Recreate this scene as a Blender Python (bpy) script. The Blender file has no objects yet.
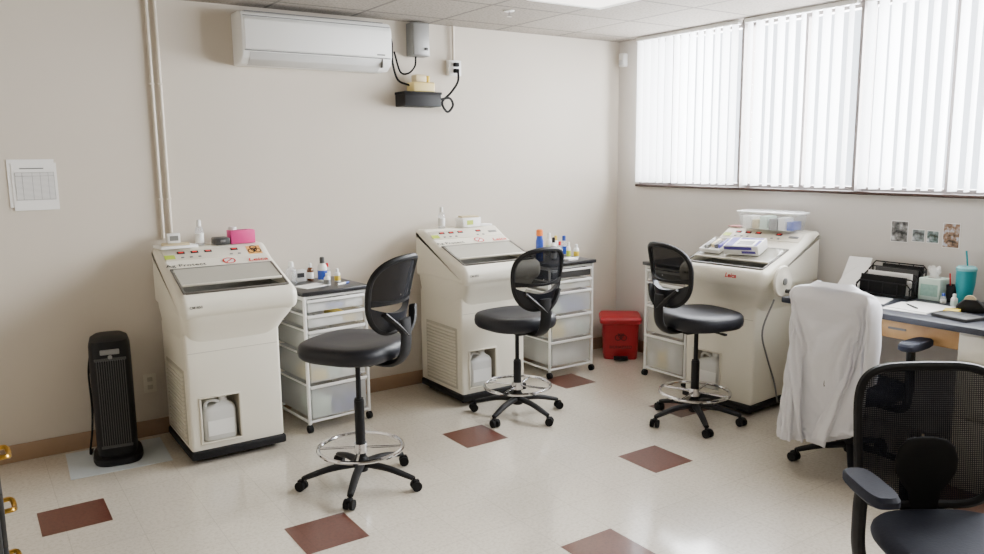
import bpy, bmesh, math, random
from mathutils import Matrix, Vector
random.seed(7)
PI=math.pi
SC=bpy.context.scene; COL=SC.collection
def lin(v):
    v/=255.0
    return v/12.92 if v<=.04045 else ((v+.055)/1.055)**2.4
def rgb(r,g,b): return (lin(r),lin(g),lin(b),1.0)
# ------------------------------------------------------------ materials
MATS={}
def mat(name,col,rough=.5,metal=0.0,noise=0.0,scale=25.0,alpha=1.0,emit=0.0,bump=0.0,spec=None,coat=0.0):
    if name in MATS: return MATS[name]
    m=bpy.data.materials.new(name); m.use_nodes=True
    nt=m.node_tree; b=nt.nodes['Principled BSDF']
    b.inputs['Base Color'].default_value=col
    b.inputs['Roughness'].default_value=rough
    b.inputs['Metallic'].default_value=metal
    if spec is not None: b.inputs['Specular IOR Level'].default_value=spec
    if coat: b.inputs['Coat Weight'].default_value=coat
    if emit:
        b.inputs['Emission Color'].default_value=col; b.inputs['Emission Strength'].default_value=emit
    if alpha<1: b.inputs['Alpha'].default_value=alpha
    if noise or bump:
        tc=nt.nodes.new('ShaderNodeTexCoord'); nz=nt.nodes.new('ShaderNodeTexNoise')
        nz.inputs['Scale'].default_value=scale; nz.inputs['Detail'].default_value=4
        nt.links.new(tc.outputs['Object'],nz.inputs['Vector'])
        if noise:
            mx=nt.nodes.new('ShaderNodeMixRGB')
            mx.inputs[1].default_value=tuple(c*(1-noise) for c in col[:3])+(1,)
            mx.inputs[2].default_value=tuple(min(1,c*(1+noise)) for c in col[:3])+(1,)
            nt.links.new(nz.outputs['Fac'],mx.inputs[0]); nt.links.new(mx.outputs[0],b.inputs['Base Color'])
        if bump:
            bp=nt.nodes.new('ShaderNodeBump'); bp.inputs['Strength'].default_value=bump; bp.inputs['Distance'].default_value=.01
            nt.links.new(nz.outputs['Fac'],bp.inputs['Height']); nt.links.new(bp.outputs[0],b.inputs['Normal'])
    MATS[name]=m
    return m
def mat_ramp(name,stops,scale=8,rough=.5,kind='noise'):
    m=bpy.data.materials.new(name); m.use_nodes=True; nt=m.node_tree; b=nt.nodes['Principled BSDF']
    b.inputs['Roughness'].default_value=rough
    tc=nt.nodes.new('ShaderNodeTexCoord')
    if kind=='noise':
        t=nt.nodes.new('ShaderNodeTexNoise'); t.inputs['Scale'].default_value=scale; t.inputs['Detail'].default_value=5; out=t.outputs['Fac']
    else:
        t=nt.nodes.new('ShaderNodeTexWave'); t.inputs['Scale'].default_value=scale; t.bands_direction='Z'; t.inputs['Distortion'].default_value=0; out=t.outputs['Fac']
    nt.links.new(tc.outputs['Object'],t.inputs['Vector'])
    r=nt.nodes.new('ShaderNodeValToRGB'); e=r.color_ramp.elements
    e[0].position,e[0].color=stops[0]; e[1].position,e[1].color=stops[-1]
    for p,c in stops[1:-1]:
        k=e.new(p); k.color=c
    nt.links.new(out,r.inputs['Fac']); nt.links.new(r.outputs['Color'],b.inputs['Base Color'])
    return m
# ------------------------------------------------------------ mesh builder
def T(x=0,y=0,z=0,rx=0,ry=0,rz=0):
    return Matrix.Translation((x,y,z))@Matrix.Rotation(rz,4,'Z')@Matrix.Rotation(ry,4,'Y')@Matrix.Rotation(rx,4,'X')
def catmull(P,n=6,closed=False):
    P=[Vector(p) for p in P]; out=[]; L=len(P)
    rng=range(L if closed else L-1)
    for i in rng:
        p0=P[(i-1)%L] if closed or i>0 else P[0]*2-P[1]
        p1=P[i]; p2=P[(i+1)%L]
        p3=P[(i+2)%L] if closed or i+2<L else p2*2-p1
        for k in range(n):
            t=k/n
            out.append(.5*((2*p1)+(p2-p0)*t+(2*p0-5*p1+4*p2-p3)*t*t+(3*p1-p0-3*p2+p3)*t**3))
    if not closed: out.append(P[-1])
    return out
class MB:
    def __init__(s): s.bm=bmesh.new()
    def merge(s,b,m=None):
        if m is not None: b.transform(m)
        vm={}
        for v in b.verts: vm[v]=s.bm.verts.new(v.co)
        for f in b.faces:
            try: s.bm.faces.new([vm[v] for v in f.verts])
            except ValueError: pass
        b.free(); return s
    def box(s,x,y,z,sx,sy,sz,bev=0.0,m=None,seg=2):
        b=bmesh.new(); bmesh.ops.create_cube(b,size=1)
        b.transform(Matrix.Translation((x,y,z))@Matrix.Diagonal((sx,sy,sz,1)))
        if bev: bmesh.ops.bevel(b,geom=list(b.edges),offset=bev,segments=seg,affect='EDGES',profile=.5)
        return s.merge(b,m)
    def bb(s,x0,x1,y0,y1,z0,z1,bev=0.0,m=None,seg=2):
        return s.box((x0+x1)/2,(y0+y1)/2,(z0+z1)/2,abs(x1-x0),abs(y1-y0),abs(z1-z0),bev,m,seg)
    def prism(s,poly,x0,x1,bev=0.0,m=None,seg=2,outer=None):   # poly in (y,z), extruded along x; outer: bevel only that end's rim
        b=bmesh.new()
        A=[b.verts.new((x0,p[0],p[1])) for p in poly]; B=[b.verts.new((x1,p[0],p[1])) for p in poly]
        n=len(poly)
        b.faces.new(A); b.faces.new(B[::-1])
        for i in range(n): b.faces.new([A[i],B[i],B[(i+1)%n],A[(i+1)%n]])
        bmesh.ops.recalc_face_normals(b,faces=list(b.faces))
        if bev:
            ed=[e for e in b.edges if outer is None or all(abs(v.co.x-outer)<1e-5 for v in e.verts)]
            bmesh.ops.bevel(b,geom=ed,offset=bev,segments=seg,affect='EDGES',profile=.5)
        return s.merge(b,m)
    def rings(s,R,cap=True,m=None,closed=True):            # list of rings of points
        b=bmesh.new(); V=[[b.verts.new(p) for p in r] for r in R]
        n=len(R[0])
        for i in range(len(R)-1):
            for j in range(n if closed else n-1):
                b.faces.new([V[i][j],V[i][(j+1)%n],V[i+1][(j+1)%n],V[i+1][j]])
        if cap and closed:
            b.faces.new(V[0][::-1]); b.faces.new(V[-1])
        bmesh.ops.recalc_face_normals(b,faces=list(b.faces))
        return s.merge(b,m)
    def lathe(s,prof,seg=24,m=None):
        R=[[(max(r,1e-4)*math.cos(2*PI*k/seg),max(r,1e-4)*math.sin(2*PI*k/seg),z) for k in range(seg)] for r,z in prof]
        return s.rings(R,True,m)
    def cyl(s,p0,p1,r,r2=None,seg=14,m=None):
        return s.tube([p0,p1],r,seg,r2=r2,m=m)
    def tube(s,P,r,seg=8,closed=False,r2=None,m=None,flat=1.0):
        P=[Vector(p) for p in P]; n=len(P); R=[]
        t0=(P[1]-P[0]).normalized()
        ref=Vector((0,0,1)) if abs(t0.z)<.9 else Vector((1,0,0))
        u=t0.cross(ref).normalized()
        for i in range(n):
            if closed: t=(P[(i+1)%n]-P[i-1]).normalized()
            else: t=(P[min(i+1,n-1)]-P[max(i-1,0)]).normalized()
            u=(u-t*u.dot(t)).normalized(); w=t.cross(u)
            rr=r if r2 is None else r+(r2-r)*i/(n-1)
            R.append([P[i]+u*rr*math.cos(2*PI*k/seg)+w*rr*flat*math.sin(2*PI*k/seg) for k in range(seg)])
        if closed: R.append(R[0])
        return s.rings(R,not closed,m)
    def slab(s,fn,nu,nv,off,m=None):                        # fn(u,v)->point, off=Vector thickness
        b=bmesh.new(); off=Vector(off)
        A=[[b.verts.new(Vector(fn(i/nu,j/nv))) for j in range(nv+1)] for i in range(nu+1)]
        B=[[b.verts.new(A[i][j].co+off) for j in range(nv+1)] for i in range(nu+1)]
        for i in range(nu):
            for j in range(nv):
                b.faces.new([A[i][j],A[i+1][j],A[i+1][j+1],A[i][j+1]]); b.faces.new([B[i][j],B[i][j+1],B[i+1][j+1],B[i+1][j]])
        for i in range(nu):
            b.faces.new([A[i][0],B[i][0],B[i+1][0],A[i+1][0]]); b.faces.new([A[i][nv],A[i+1][nv],B[i+1][nv],B[i][nv]])
        for j in range(nv):
            b.faces.new([A[0][j],A[0][j+1],B[0][j+1],B[0][j]]); b.faces.new([A[nu][j],B[nu][j],B[nu][j+1],A[nu][j+1]])
        bmesh.ops.recalc_face_normals(b,faces=list(b.faces))
        return s.merge(b,m)
    def sheet(s,fn,nu,nv,m=None):
        R=[[fn(i/nu,j/nv) for j in range(nv+1)] for i in range(nu+1)]
        return s.rings(R,False,m,closed=False)
    def annulus(s,cx,cy,r0,r1,seg=28,a0=0,a1=2*PI,m=None,z=0):
        R=[[(cx+r*math.cos(a0+(a1-a0)*k/seg),cy+r*math.sin(a0+(a1-a0)*k/seg),z) for k in range(seg+1)] for r in (r0,r1)]
        return s.rings(R,False,m,closed=False)
    def build(s,name,material,parent=None,smooth=True,ang=35):
        me=bpy.data.meshes.new(name); s.bm.to_mesh(me); s.bm.free()
        if smooth and len(me.polygons):
            me.polygons.foreach_set('use_smooth',[True]*len(me.polygons))
            me.set_sharp_from_angle(angle=math.radians(ang))
        for mm in (material if isinstance(material,(list,tuple)) else [material]): me.materials.append(mm)
        o=bpy.data.objects.new(name,me); COL.objects.link(o)
        if parent: o.parent=parent
        return o
def thing(name,label,cat,loc=(0,0,0),rz=0.0,group=None):
    o=bpy.data.objects.new(name,None); COL.objects.link(o); o.empty_display_size=.1
    o.location=loc; o.rotation_euler=(0,0,rz); o['label']=label; o['category']=cat
    if group: o['group']=group
    return o
def tag(o,label,cat,group=None,loc=None,rz=None):
    o['label']=label; o['category']=cat
    if group: o['group']=group
    if loc: o.location=loc
    if rz is not None: o.rotation_euler=(0,0,rz)
    return o
def struct(o): o['kind']='structure'; return o
def text(name,body,size,material,parent,m,bold=0.0,shear=0.0,align='LEFT',space=1.0):
    cu=bpy.data.curves.new('tmp','FONT'); cu.body=body; cu.size=size; cu.offset=bold; cu.shear=shear; cu.align_x=align; cu.space_character=space
    ob=bpy.data.objects.new('tmp',cu); COL.objects.link(ob)
    dg=bpy.context.evaluated_depsgraph_get()
    me=bpy.data.meshes.new_from_object(ob.evaluated_get(dg)); bpy.data.objects.remove(ob)
    me.name=name; me.transform(m); me.materials.clear(); me.materials.append(material)
    o=bpy.data.objects.new(name,me); COL.objects.link(o); o.parent=parent
    return o
def super_ring(w,d,z,n=2.8,seg=40,cx=0,cy=0):
    P=[]
    for k in range(seg):
        a=2*PI*k/seg; c,s_=math.cos(a),math.sin(a)
        P.append((cx+math.copysign(abs(c)**(2/n),c)*w,cy+math.copysign(abs(s_)**(2/n),s_)*d,z))
    return P
# palette
M_wall=mat('wall_paint',rgb(209,200,186),.75,noise=.02,scale=3)
M_wall2=mat('wall_paint_window',rgb(211,206,200),.75,noise=.02,scale=3)
M_pipe=mat('pipe_paint',rgb(216,207,192),.5)
M_base=mat('baseboard_vinyl',rgb(158,130,104),.55,noise=.04)
M_cream=mat('cream_enamel',rgb(230,225,209),.36,noise=.015,scale=6)
M_cream2=mat('cream_plastic',rgb(219,213,197),.42,noise=.015,scale=6)
M_vent=mat('vent_cream',rgb(188,182,166),.5)
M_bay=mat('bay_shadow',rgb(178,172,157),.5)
M_black=mat('black_plastic',rgb(18,18,21),.55,noise=.1,spec=.3)
M_blackm=mat('black_matte',rgb(14,14,16),.75,noise=.1,spec=.3)
M_fabric=mat('black_vinyl',rgb(21,23,32),.48,noise=.12,scale=60,bump=.05,spec=.4)
M_navy=mat('navy_fabric',rgb(27,33,52),.75,noise=.15,scale=90,bump=.1)
M_mesh=mat('black_mesh',rgb(14,15,20),.9,alpha=.92,spec=.12)
M_chrome=mat('chrome',rgb(215,215,218),.12,1.0)
M_glassd=mat('chamber_glass',rgb(210,207,194),.08,alpha=.5,coat=.5)
M_steel=mat('chamber_steel',rgb(140,139,132),.35,.2,noise=.08)
M_dark=mat('dark_grey',rgb(62,62,62),.45)
M_rim=mat('window_rim_grey',rgb(92,88,82),.45)
M_white=mat('white_plastic',rgb(234,234,231),.4)
M_jug=mat('jug_plastic',rgb(240,240,236),.3,alpha=.75)
M_whiteg=mat('white_frame',rgb(236,236,234),.35)
M_frost=mat('frosted_plastic',rgb(236,238,236),.3,alpha=.30)
M_clear=mat('clear_plastic',rgb(225,230,236),.12,alpha=.26)
M_tub=mat('tub_plastic',rgb(236,240,245),.15,alpha=.26)
M_paper=mat('paper',rgb(240,239,236),.8,noise=.02)
M_red=mat('red_plastic',rgb(170,18,32),.4,noise=.06)
M_redd=mat('dark_red_print',rgb(92,14,22),.5)
M_redink=mat('red_ink',rgb(206,10,22),.5)
M_ink=mat('black_ink',rgb(22,22,22),.6)
M_grey=mat('grey_metal',rgb(128,128,126),.45,.3)
M_brass=mat('brass',rgb(205,160,70),.28,1.0)
M_pink=mat('pink_card',rgb(226,60,140),.5,noise=.08)
M_coat=mat('white_cotton',rgb(226,226,231),.9,noise=.02,scale=40,bump=.05)
M_wood=mat_ramp('drawer_wood',[(.3,rgb(186,138,84)),(.7,rgb(212,170,114))],6,.45)
M_teal=mat('teal_metal',rgb(20,150,160),.35,.2)
M_blue=mat('blue_plastic',rgb(30,70,170),.4)
M_purple=mat('purple_card',rgb(84,74,160),.5)
M_yellow=mat('yellow_plastic',rgb(226,196,60),.45)
M_green=mat('green_sticker',rgb(176,196,60),.5)
M_mint=mat('mint_card',rgb(206,226,214),.6,noise=.06,scale=30)
M_tan=mat('tan_plastic',rgb(212,196,156),.5)
M_pump=mat('pump_beige',rgb(220,198,130),.45)
M_led=mat('red_led',rgb(230,30,25),.4,emit=.3)
M_top=mat('black_laminate',rgb(34,34,38),.3,noise=.15,scale=120)
M_desk=mat('blue_black_laminate',rgb(44,48,60),.32,noise=.12,scale=90)
def weave_mat(name,col,a0,a1,scale):
    m=bpy.data.materials.new(name); m.use_nodes=True; nt=m.node_tree; b=nt.nodes['Principled BSDF']
    b.inputs['Base Color'].default_value=col; b.inputs['Roughness'].default_value=.85; b.inputs['Specular IOR Level'].default_value=.2
    tc=nt.nodes.new('ShaderNodeTexCoord'); L=nt.links.new; vs=[]
    for d in ('X','Z'):
        w=nt.nodes.new('ShaderNodeTexWave'); w.bands_direction=d; w.inputs['Scale'].default_value=scale; w.inputs['Distortion'].default_value=.3
        L(tc.outputs['Object'],w.inputs['Vector']); vs.append(w)
    mx=nt.nodes.new('ShaderNodeMath'); mx.operation='MULTIPLY'; L(vs[0].outputs['Fac'],mx.inputs[0]); L(vs[1].outputs['Fac'],mx.inputs[1])
    mr=nt.nodes.new('ShaderNodeMapRange'); mr.inputs[1].default_value=0; mr.inputs[2].default_value=.8; mr.inputs[3].default_value=a1; mr.inputs[4].default_value=a0
    L(mx.outputs[0],mr.inputs[0]); L(mr.outputs[0],b.inputs['Alpha'])
    return m
M_mesh2=weave_mat('woven_mesh',rgb(22,25,35),.76,.98,44)
# ------------------------------------------------------------ draped lab coat body : a flared cloth tube hung over the chair back
ch4=(-.86,-2.85,0); ch4r=-PI/2+.05
def coat_rings():
    N=130; prof=[(1.050,.045,.020),(1.049,.09,.027),(1.044,.138,.034),(1.036,.184,.041),(1.025,.217,.047),(1.008,.237,.052),(.985,.248,.058)]
    M=44
    for j in range(1,M+1):
        f=j/M; prof.append((.985-.79*f,.248+.075*f,.058+.125*f**.8))
    R=[]
    for i,(z,w_,d0) in enumerate(prof):
        ring=[]
        for k in range(N):
            a=2*PI*k/N; c,s=math.cos(a),math.sin(a)
            j=.005*math.sin(7*a+1.3)+.004*math.sin(11*a+z*5)+.004*math.sin(4*a+.7)
            f=max(0,(.985-z)/.79)
            ring.append((math.copysign(abs(c)**.75,c)*w_-.04*f,-.285-.04*f+math.copysign(abs(s)**.85,s)*d0+j*f*2,z+.045*c*f+.02*math.sin(2*a+.8)*f))
        R.append(ring)
    return R,N
R,N=coat_rings()
ct=thing('lab_coat','long white lab coat draped over the office chair back at the bench','lab coat',(0,0,0),0)
body=MB().rings(R,cap=False).build('coat_body',M_coat,None,ang=180)
rest=[v.co.copy() for v in body.data.vertices]
ok=False
# temporary collision form (chair back and the coat's own stiff lower fronts); deleted after the drape
col=MB().rings([super_ring(w_,d_,z_,3,44,cx_,yy_) for z_,w_,d_,yy_,cx_ in ((.14,.205,.018,-.325,-.04),(.20,.212,.020,-.323,-.035),(.40,.205,.022,-.312,-.02),(.60,.20,.033,-.295,-.01),(.75,.197,.038,-.287,0),(.92,.195,.036,-.295,0),(.965,.175,.03,-.297,0),(.98,.12,.015,-.297,0))]).build('tmp_form',M_coat)
try:
    cmod=col.modifiers.new('Collision','COLLISION'); col.collision.thickness_outer=.006; col.collision.cloth_friction=4
    vg=body.vertex_groups.new(name='pin')
    for i in range(len(R)):
        wgt=1.0 if i<=6 else max(0,.5-.25*(i-6))
        if wgt>0: vg.add(list(range(i*N,(i+1)*N)),wgt,'REPLACE')
    cm=body.modifiers.new('Cloth','CLOTH'); s_=cm.settings
    s_.quality=9; s_.mass=.25; s_.tension_stiffness=18; s_.compression_stiffness=18; s_.shear_stiffness=6; s_.bending_stiffness=.06
    s_.air_damping=2.0; s_.vertex_group_mass='pin'
    cm.collision_settings.use_collision=True; cm.collision_settings.distance_min=.006; cm.collision_settings.collision_quality=3
    cm.collision_settings.use_self_collision=True; cm.collision_settings.self_distance_min=.006
    cm.point_cache.frame_start=1; cm.point_cache.frame_end=60
    for f_ in range(1,41): SC.frame_set(f_); bpy.context.evaluated_depsgraph_get()
    me=bpy.data.meshes.new_from_object(body.evaluated_get(bpy.context.evaluated_depsgraph_get()))
    zs=[v.co.z for v in me.vertices]; xs=[abs(v.co.x) for v in me.vertices]; ysq=[v.co.y for v in me.vertices]
    mv=sum((v.co-rest[i]).length for i,v in enumerate(me.vertices))/len(me.vertices)
    if min(zs)>.03 and max(xs)<.5 and mv>.002:
        co=[c for v in me.vertices for c in v.co]; ok=True
except Exception as e:
    print('cloth failed',e)
body.modifiers.clear(); body.vertex_groups.clear()
bpy.data.objects.remove(col)
if not ok:                                                          # fallback: pull the flare in so it still hangs close to the chair back
    co=[]
    for i,p in enumerate(rest):
        f=max(0,min(1,(.985-p.z)/.79)); a=math.atan2((p.y+.285)/.1,p.x/.25)
        fo=.018*f*(1-2*abs(math.sin(4*a+.7))**.6)+.01*f*math.sin(9*a)
        co+=[p.x*(1-.20*f),-.285-.03*f+(p.y+.285+.04*f)*(1-.62*f)+fo,p.z]
body.data.vertices.foreach_set('co',co); body.data.update()
SC.frame_set(1)
body.parent=ct
ct.location=ch4; ct.rotation_euler=(0,0,ch4r)
for q,zl,yy,xo in ((1,.57,-.330,.004),(-1,.62,-.245,-.045)):
    P=catmull([(q*.200,-.285,1.022),(q*(.232+xo),yy+.02,.985),(q*(.250+xo),yy-.008,.90),(q*(.256+xo),yy-.012,.76),(q*(.246+xo),yy+.0,zl)],8)
    R=[]; n_=len(P)
    for i,p in enumerate(P):
        f=i/(n_-1); r=.028+.024*min(1,f*2.5)
        ring=[]
        for k in range(36):
            a=2*PI*k/36; wob=1+.14*math.sin(3*a+1.5*f)*f+.06*math.sin(18*f+2*a)*min(1,3*f)
            ring.append((p.x+.50*r*math.cos(a)*wob,p.y+1.15*r*math.sin(a)*wob,p.z+.018*math.sin(a+q)*f))
        R.append(ring)
    MB().rings(R,cap=False).build('sleeve',M_coat,ct,ang=60)
cl=MB()
def lapel(u,v):
    a=PI*(-.18+1.36*u)+PI; r=.080+.052*v
    return (r*1.2*math.cos(a),-.276+(.030+.034*v)*math.sin(a),1.066-.030*v-.008*math.cos(2*a)*v)
cl.slab(lapel,24,4,(0,.003,.004)); cl.build('collar',M_coat,ct,ang=60)
# ------------------------------------------------------------ room
H=2.718; X0,Y0=-6.2,-8.0
def floor_mat(name,base,vein,scale,cw):
    m=bpy.data.materials.new(name); m.use_nodes=True; nt=m.node_tree; b=nt.nodes['Principled BSDF']
    b.inputs['Coat Weight'].default_value=cw; b.inputs['Coat Roughness'].default_value=.11; b.inputs['Coat IOR'].default_value=1.6
    tc=nt.nodes.new('ShaderNodeTexCoord')
    n1=nt.nodes.new('ShaderNodeTexNoise'); n1.inputs['Scale'].default_value=scale; n1.inputs['Detail'].default_value=5; n1.inputs['Roughness'].default_value=.75
    r=nt.nodes.new('ShaderNodeValToRGB'); r.color_ramp.elements[0].position=.36; r.color_ramp.elements[1].position=.54
    r.color_ramp.elements[0].color=vein; r.color_ramp.elements[1].color=base
    br=nt.nodes.new('ShaderNodeTexBrick'); br.offset=0; br.inputs['Scale'].default_value=1
    br.inputs['Brick Width'].default_value=.3048; br.inputs['Row Height'].default_value=.3048; br.inputs['Mortar Size'].default_value=.0016
    br.inputs['Color1'].default_value=(1,1,1,1); br.inputs['Color2'].default_value=(.955,.955,.955,1); br.inputs['Mortar'].default_value=(.74,.73,.71,1)
    mp=nt.nodes.new('ShaderNodeMapping'); mp.inputs['Location'].default_value=(.07,.2,0)
    mx=nt.nodes.new('ShaderNodeMixRGB'); mx.blend_type='MULTIPLY'; mx.inputs[0].default_value=1
    L=nt.links.new
    L(tc.outputs['Object'],n1.inputs['Vector']); L(tc.outputs['Object'],mp.inputs['Vector']); L(mp.outputs[0],br.inputs['Vector'])
    L(n1.outputs['Fac'],r.inputs['Fac']); L(r.outputs['Color'],mx.inputs[1]); L(br.outputs['Color'],mx.inputs[2]); L(mx.outputs[0],b.inputs['Base Color'])
    n2=nt.nodes.new('ShaderNodeTexNoise'); n2.inputs['Scale'].default_value=2.5; n2.inputs['Detail'].default_value=4
    mr=nt.nodes.new('ShaderNodeMapRange'); mr.inputs[3].default_value=.05; mr.inputs[4].default_value=.20
    L(tc.outputs['Object'],n2.inputs['Vector']); L(n2.outputs['Fac'],mr.inputs[0]); L(mr.outputs[0],b.inputs['Coat Roughness'])
    b.inputs['Roughness'].default_value=.3
    return m
M_floor=floor_mat('vinyl_tile_beige',rgb(219,211,196),rgb(196,186,168),60,1.0)
M_floorb=floor_mat('vinyl_tile_brown',rgb(100,58,47),rgb(80,45,37),60,.35)
me=bpy.data.meshes.new('floor'); V=[(X0,Y0,0),(.2,Y0,0),(.2,.2,0),(X0,.2,0)]; Fc=[(0,1,2,3)]
ts=.3048
for (x,y) in [(-1.865,-2.316),(-2.512,-1.387),(-3.783,-2.054),(-4.743,-1.164),(-2.819,-2.954),(-1.25,-.80),(-1.05,-1.76),(-3.2,-4.4),(-1.0,-3.6),(-5.2,-2.9),(-4.6,-4.4)]:
    n=len(V); V+=[(x,y,.0008),(x+ts,y,.0008),(x+ts,y+ts,.0008),(x,y+ts,.0008)]; Fc.append((n,n+1,n+2,n+3))
me.from_pydata(V,[],Fc); me.materials.append(M_floor); me.materials.append(M_floorb)
for p in me.polygons[1:]: p.material_index=1
o=bpy.data.objects.new('floor',me); COL.objects.link(o); struct(o)
def ceil_mat():
    m=bpy.data.materials.new('ceiling_tile'); m.use_nodes=True; nt=m.node_tree; b=nt.nodes['Principled BSDF']; b.inputs['Roughness'].default_value=.9
    tc=nt.nodes.new('ShaderNodeTexCoord'); L=nt.links.new
    br=nt.nodes.new('ShaderNodeTexBrick'); br.offset=0; br.inputs['Scale'].default_value=1
    br.inputs['Brick Width'].default_value=.61; br.inputs['Row Height'].default_value=.61; br.inputs['Mortar Size'].default_value=.012
    br.inputs['Color1'].default_value=rgb(152,144,134); br.inputs['Color2'].default_value=rgb(144,136,126); br.inputs['Mortar'].default_value=rgb(106,99,92)
    n=nt.nodes.new('ShaderNodeTexNoise'); n.inputs['Scale'].default_value=60; n.inputs['Detail'].default_value=3
    r=nt.nodes.new('ShaderNodeValToRGB'); r.color_ramp.elements[0].position=.38; r.color_ramp.elements[1].position=.5
    r.color_ramp.elements[0].color=(.6,.58,.56,1); r.color_ramp.elements[1].color=(1,1,1,1)
    mx=nt.nodes.new('ShaderNodeMixRGB'); mx.blend_type='MULTIPLY'; mx.inputs[0].default_value=.8
    mp=nt.nodes.new('ShaderNodeMapping'); mp.inputs['Location'].default_value=(.1,.25,0)
    L(tc.outputs['Object'],mp.inputs['Vector']); L(mp.outputs[0],br.inputs['Vector']); L(tc.outputs['Object'],n.inputs['Vector'])
    L(n.outputs['Fac'],r.inputs['Fac']); L(br.outputs['Color'],mx.inputs[1]); L(r.outputs['Color'],mx.inputs[2]); L(mx.outputs[0],b.inputs['Base Color'])
    return m
struct(MB().bb(X0,.2,Y0,.2,H,H+.1).build('ceiling',ceil_mat(),smooth=False))
struct(MB().bb(X0,.2,0,.15,0,H).build('wall_back',M_wall,smooth=False))
struct(MB().bb(X0-.15,X0,Y0,.15,0,H).build('wall_left',M_wall,smooth=False))
struct(MB().bb(X0,.2,Y0-.15,Y0,0,H).build('wall_front',M_wall,smooth=False))
WY0,WY1,WZ0,WZ1=-4.5,-.27,1.49,2.712
w=MB(); w.bb(0,.15,Y0,0,0,WZ0); w.bb(0,.15,Y0,WY0,WZ0,H); w.bb(0,.15,WY1,0,WZ0,H); w.bb(0,.15,WY0,WY1,WZ1,H)
struct(w.build('wall_right',M_wall2,smooth=False))
struct(MB().bb(X0,-.001,-.012,0,0,.105,.003).build('baseboard_back',M_base))
struct(MB().bb(-.012,0,-2.25,-.012,0,.105,.003).build('baseboard_right',M_base))
M_bronze=mat('bronze_frame',rgb(62,44,38),.45,.2)
M_mull=mat('grey_window_frame',rgb(126,119,117),.4,.3)
struct(MB().bb(-.03,.06,WY0-.02,WY1+.02,WZ0-.018,WZ0+.003,.004).build('trim_1',M_bronze))
M_pane=mat('window_glass',(1,1,1,1),.02,alpha=.08)
ys=[WY1,-1.36,-2.28,-3.38,WY0]
for i in range(4):
    a,b_=ys[i+1],ys[i]
    f=MB(); t=.011
    f.bb(-.05 if i else .0,.10,b_-t,b_,WZ0+.004,WZ1); f.bb(-.05,.10,a,a+t,WZ0+.004,WZ1); f.bb(.03,.10,a+t,b_-t,WZ0,WZ0+.03); f.bb(.03,.10,a+t,b_-t,WZ1-.04,WZ1)
    if i==0: f.bb(.03,.10,-.62,-.58,WZ0,WZ1)
    else: f.bb(.04,.09,(a+b_)/2-.015,(a+b_)/2+.015,WZ0,WZ1)
    fr=f.build('window_%d'%(i+1),M_mull,smooth=False); struct(fr)
    MB().bb(.062,.066,a+t,b_-t,WZ0+.03,WZ1-.04).build('pane',M_pane,fr,smooth=False)
def blind_mat():
    m=bpy.data.materials.new('blind_vane'); m.use_nodes=True; nt=m.node_tree; nt.nodes.clear()
    out=nt.nodes.new('ShaderNodeOutputMaterial'); d=nt.nodes.new('ShaderNodeBsdfDiffuse'); t=nt.nodes.new('ShaderNodeBsdfTranslucent'); mx=nt.nodes.new('ShaderNodeMixShader')
    d.inputs[0].default_value=(.9,.91,.93,1); t.inputs[0].default_value=(.95,.96,.98,1); mx.inputs[0].default_value=.55
    nt.links.new(d.outputs[0],mx.inputs[1]); nt.links.new(t.outputs[0],mx.inputs[2]); nt.links.new(mx.outputs[0],out.inputs[0])
    return m
M_vane=blind_mat()
place=['nearest the room corner','above the third machine','above the wall photos']
for i in range(3):
    a,b_=ys[i+1]+.025,ys[i]-(.025 if i else .012)
    bt=thing('vertical_blind','white vertical blind in the window section '+place[i],'blind',(-.06,(a+b_)/2,0),0,'white vertical blinds')
    Lh=b_-a
    MB().bb(-.02,.02,-Lh/2,Lh/2,WZ1-.03,WZ1,.004).build('head_rail',M_white,bt)
    n=int(Lh/.080)
    for k in range(n):
        yy=-Lh/2+(k+.5)*Lh/n; th=random.uniform(-.24,.24)+[1.66,1.54,1.46][i]
        c,s_=math.cos(th),math.sin(th); hw=.0385
        def fn(u,v,c=c,s_=s_,yy=yy):
            q=(u-.5)*2*hw; bow=.004*(1-(2*u-1)**2)
            return (-s_*q-bow*c,yy+c*q-bow*s_,1.512+v*(WZ1-.03-1.512))
        MB().sheet(fn,4,1).build('vane',M_vane,bt)
# ------------------------------------------------------------ cryostat
A1=math.atan2(.145,.42); A2=math.atan2(.06,.11)
def s1(x,u,h=0.0,rz=0): return T(x,-.40+.42*u-h*math.sin(A1),1.0+.145*u+h*math.cos(A1),A1)
def s2(x,u,h=0.0): return T(x,.02+.11*u-h*math.sin(A2),1.145+.06*u+h*math.cos(A2),A2)
def biohazard(mb,r,m):
    for k in range(3):
        a=PI/2+k*2*PI/3
        mb.annulus(.52*r*math.cos(a),.52*r*math.sin(a),.34*r,.5*r,24,m=m)
    mb.annulus(0,0,.28*r,.42*r,24,m=m)
    return mb
M_orange=mat('orange_sticker',rgb(236,172,84),.5)
REAR=[(.02,1.145),(.13,1.205),(.15,1.215),(.245,1.215),(.256,1.211),(.26,1.20),(.26,.868)]
LIP=[(-.400,.868),(-.418,.885),(-.428,.91),(-.430,.940),(-.426,.966),(-.414,.988),(-.398,1.000)]
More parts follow.
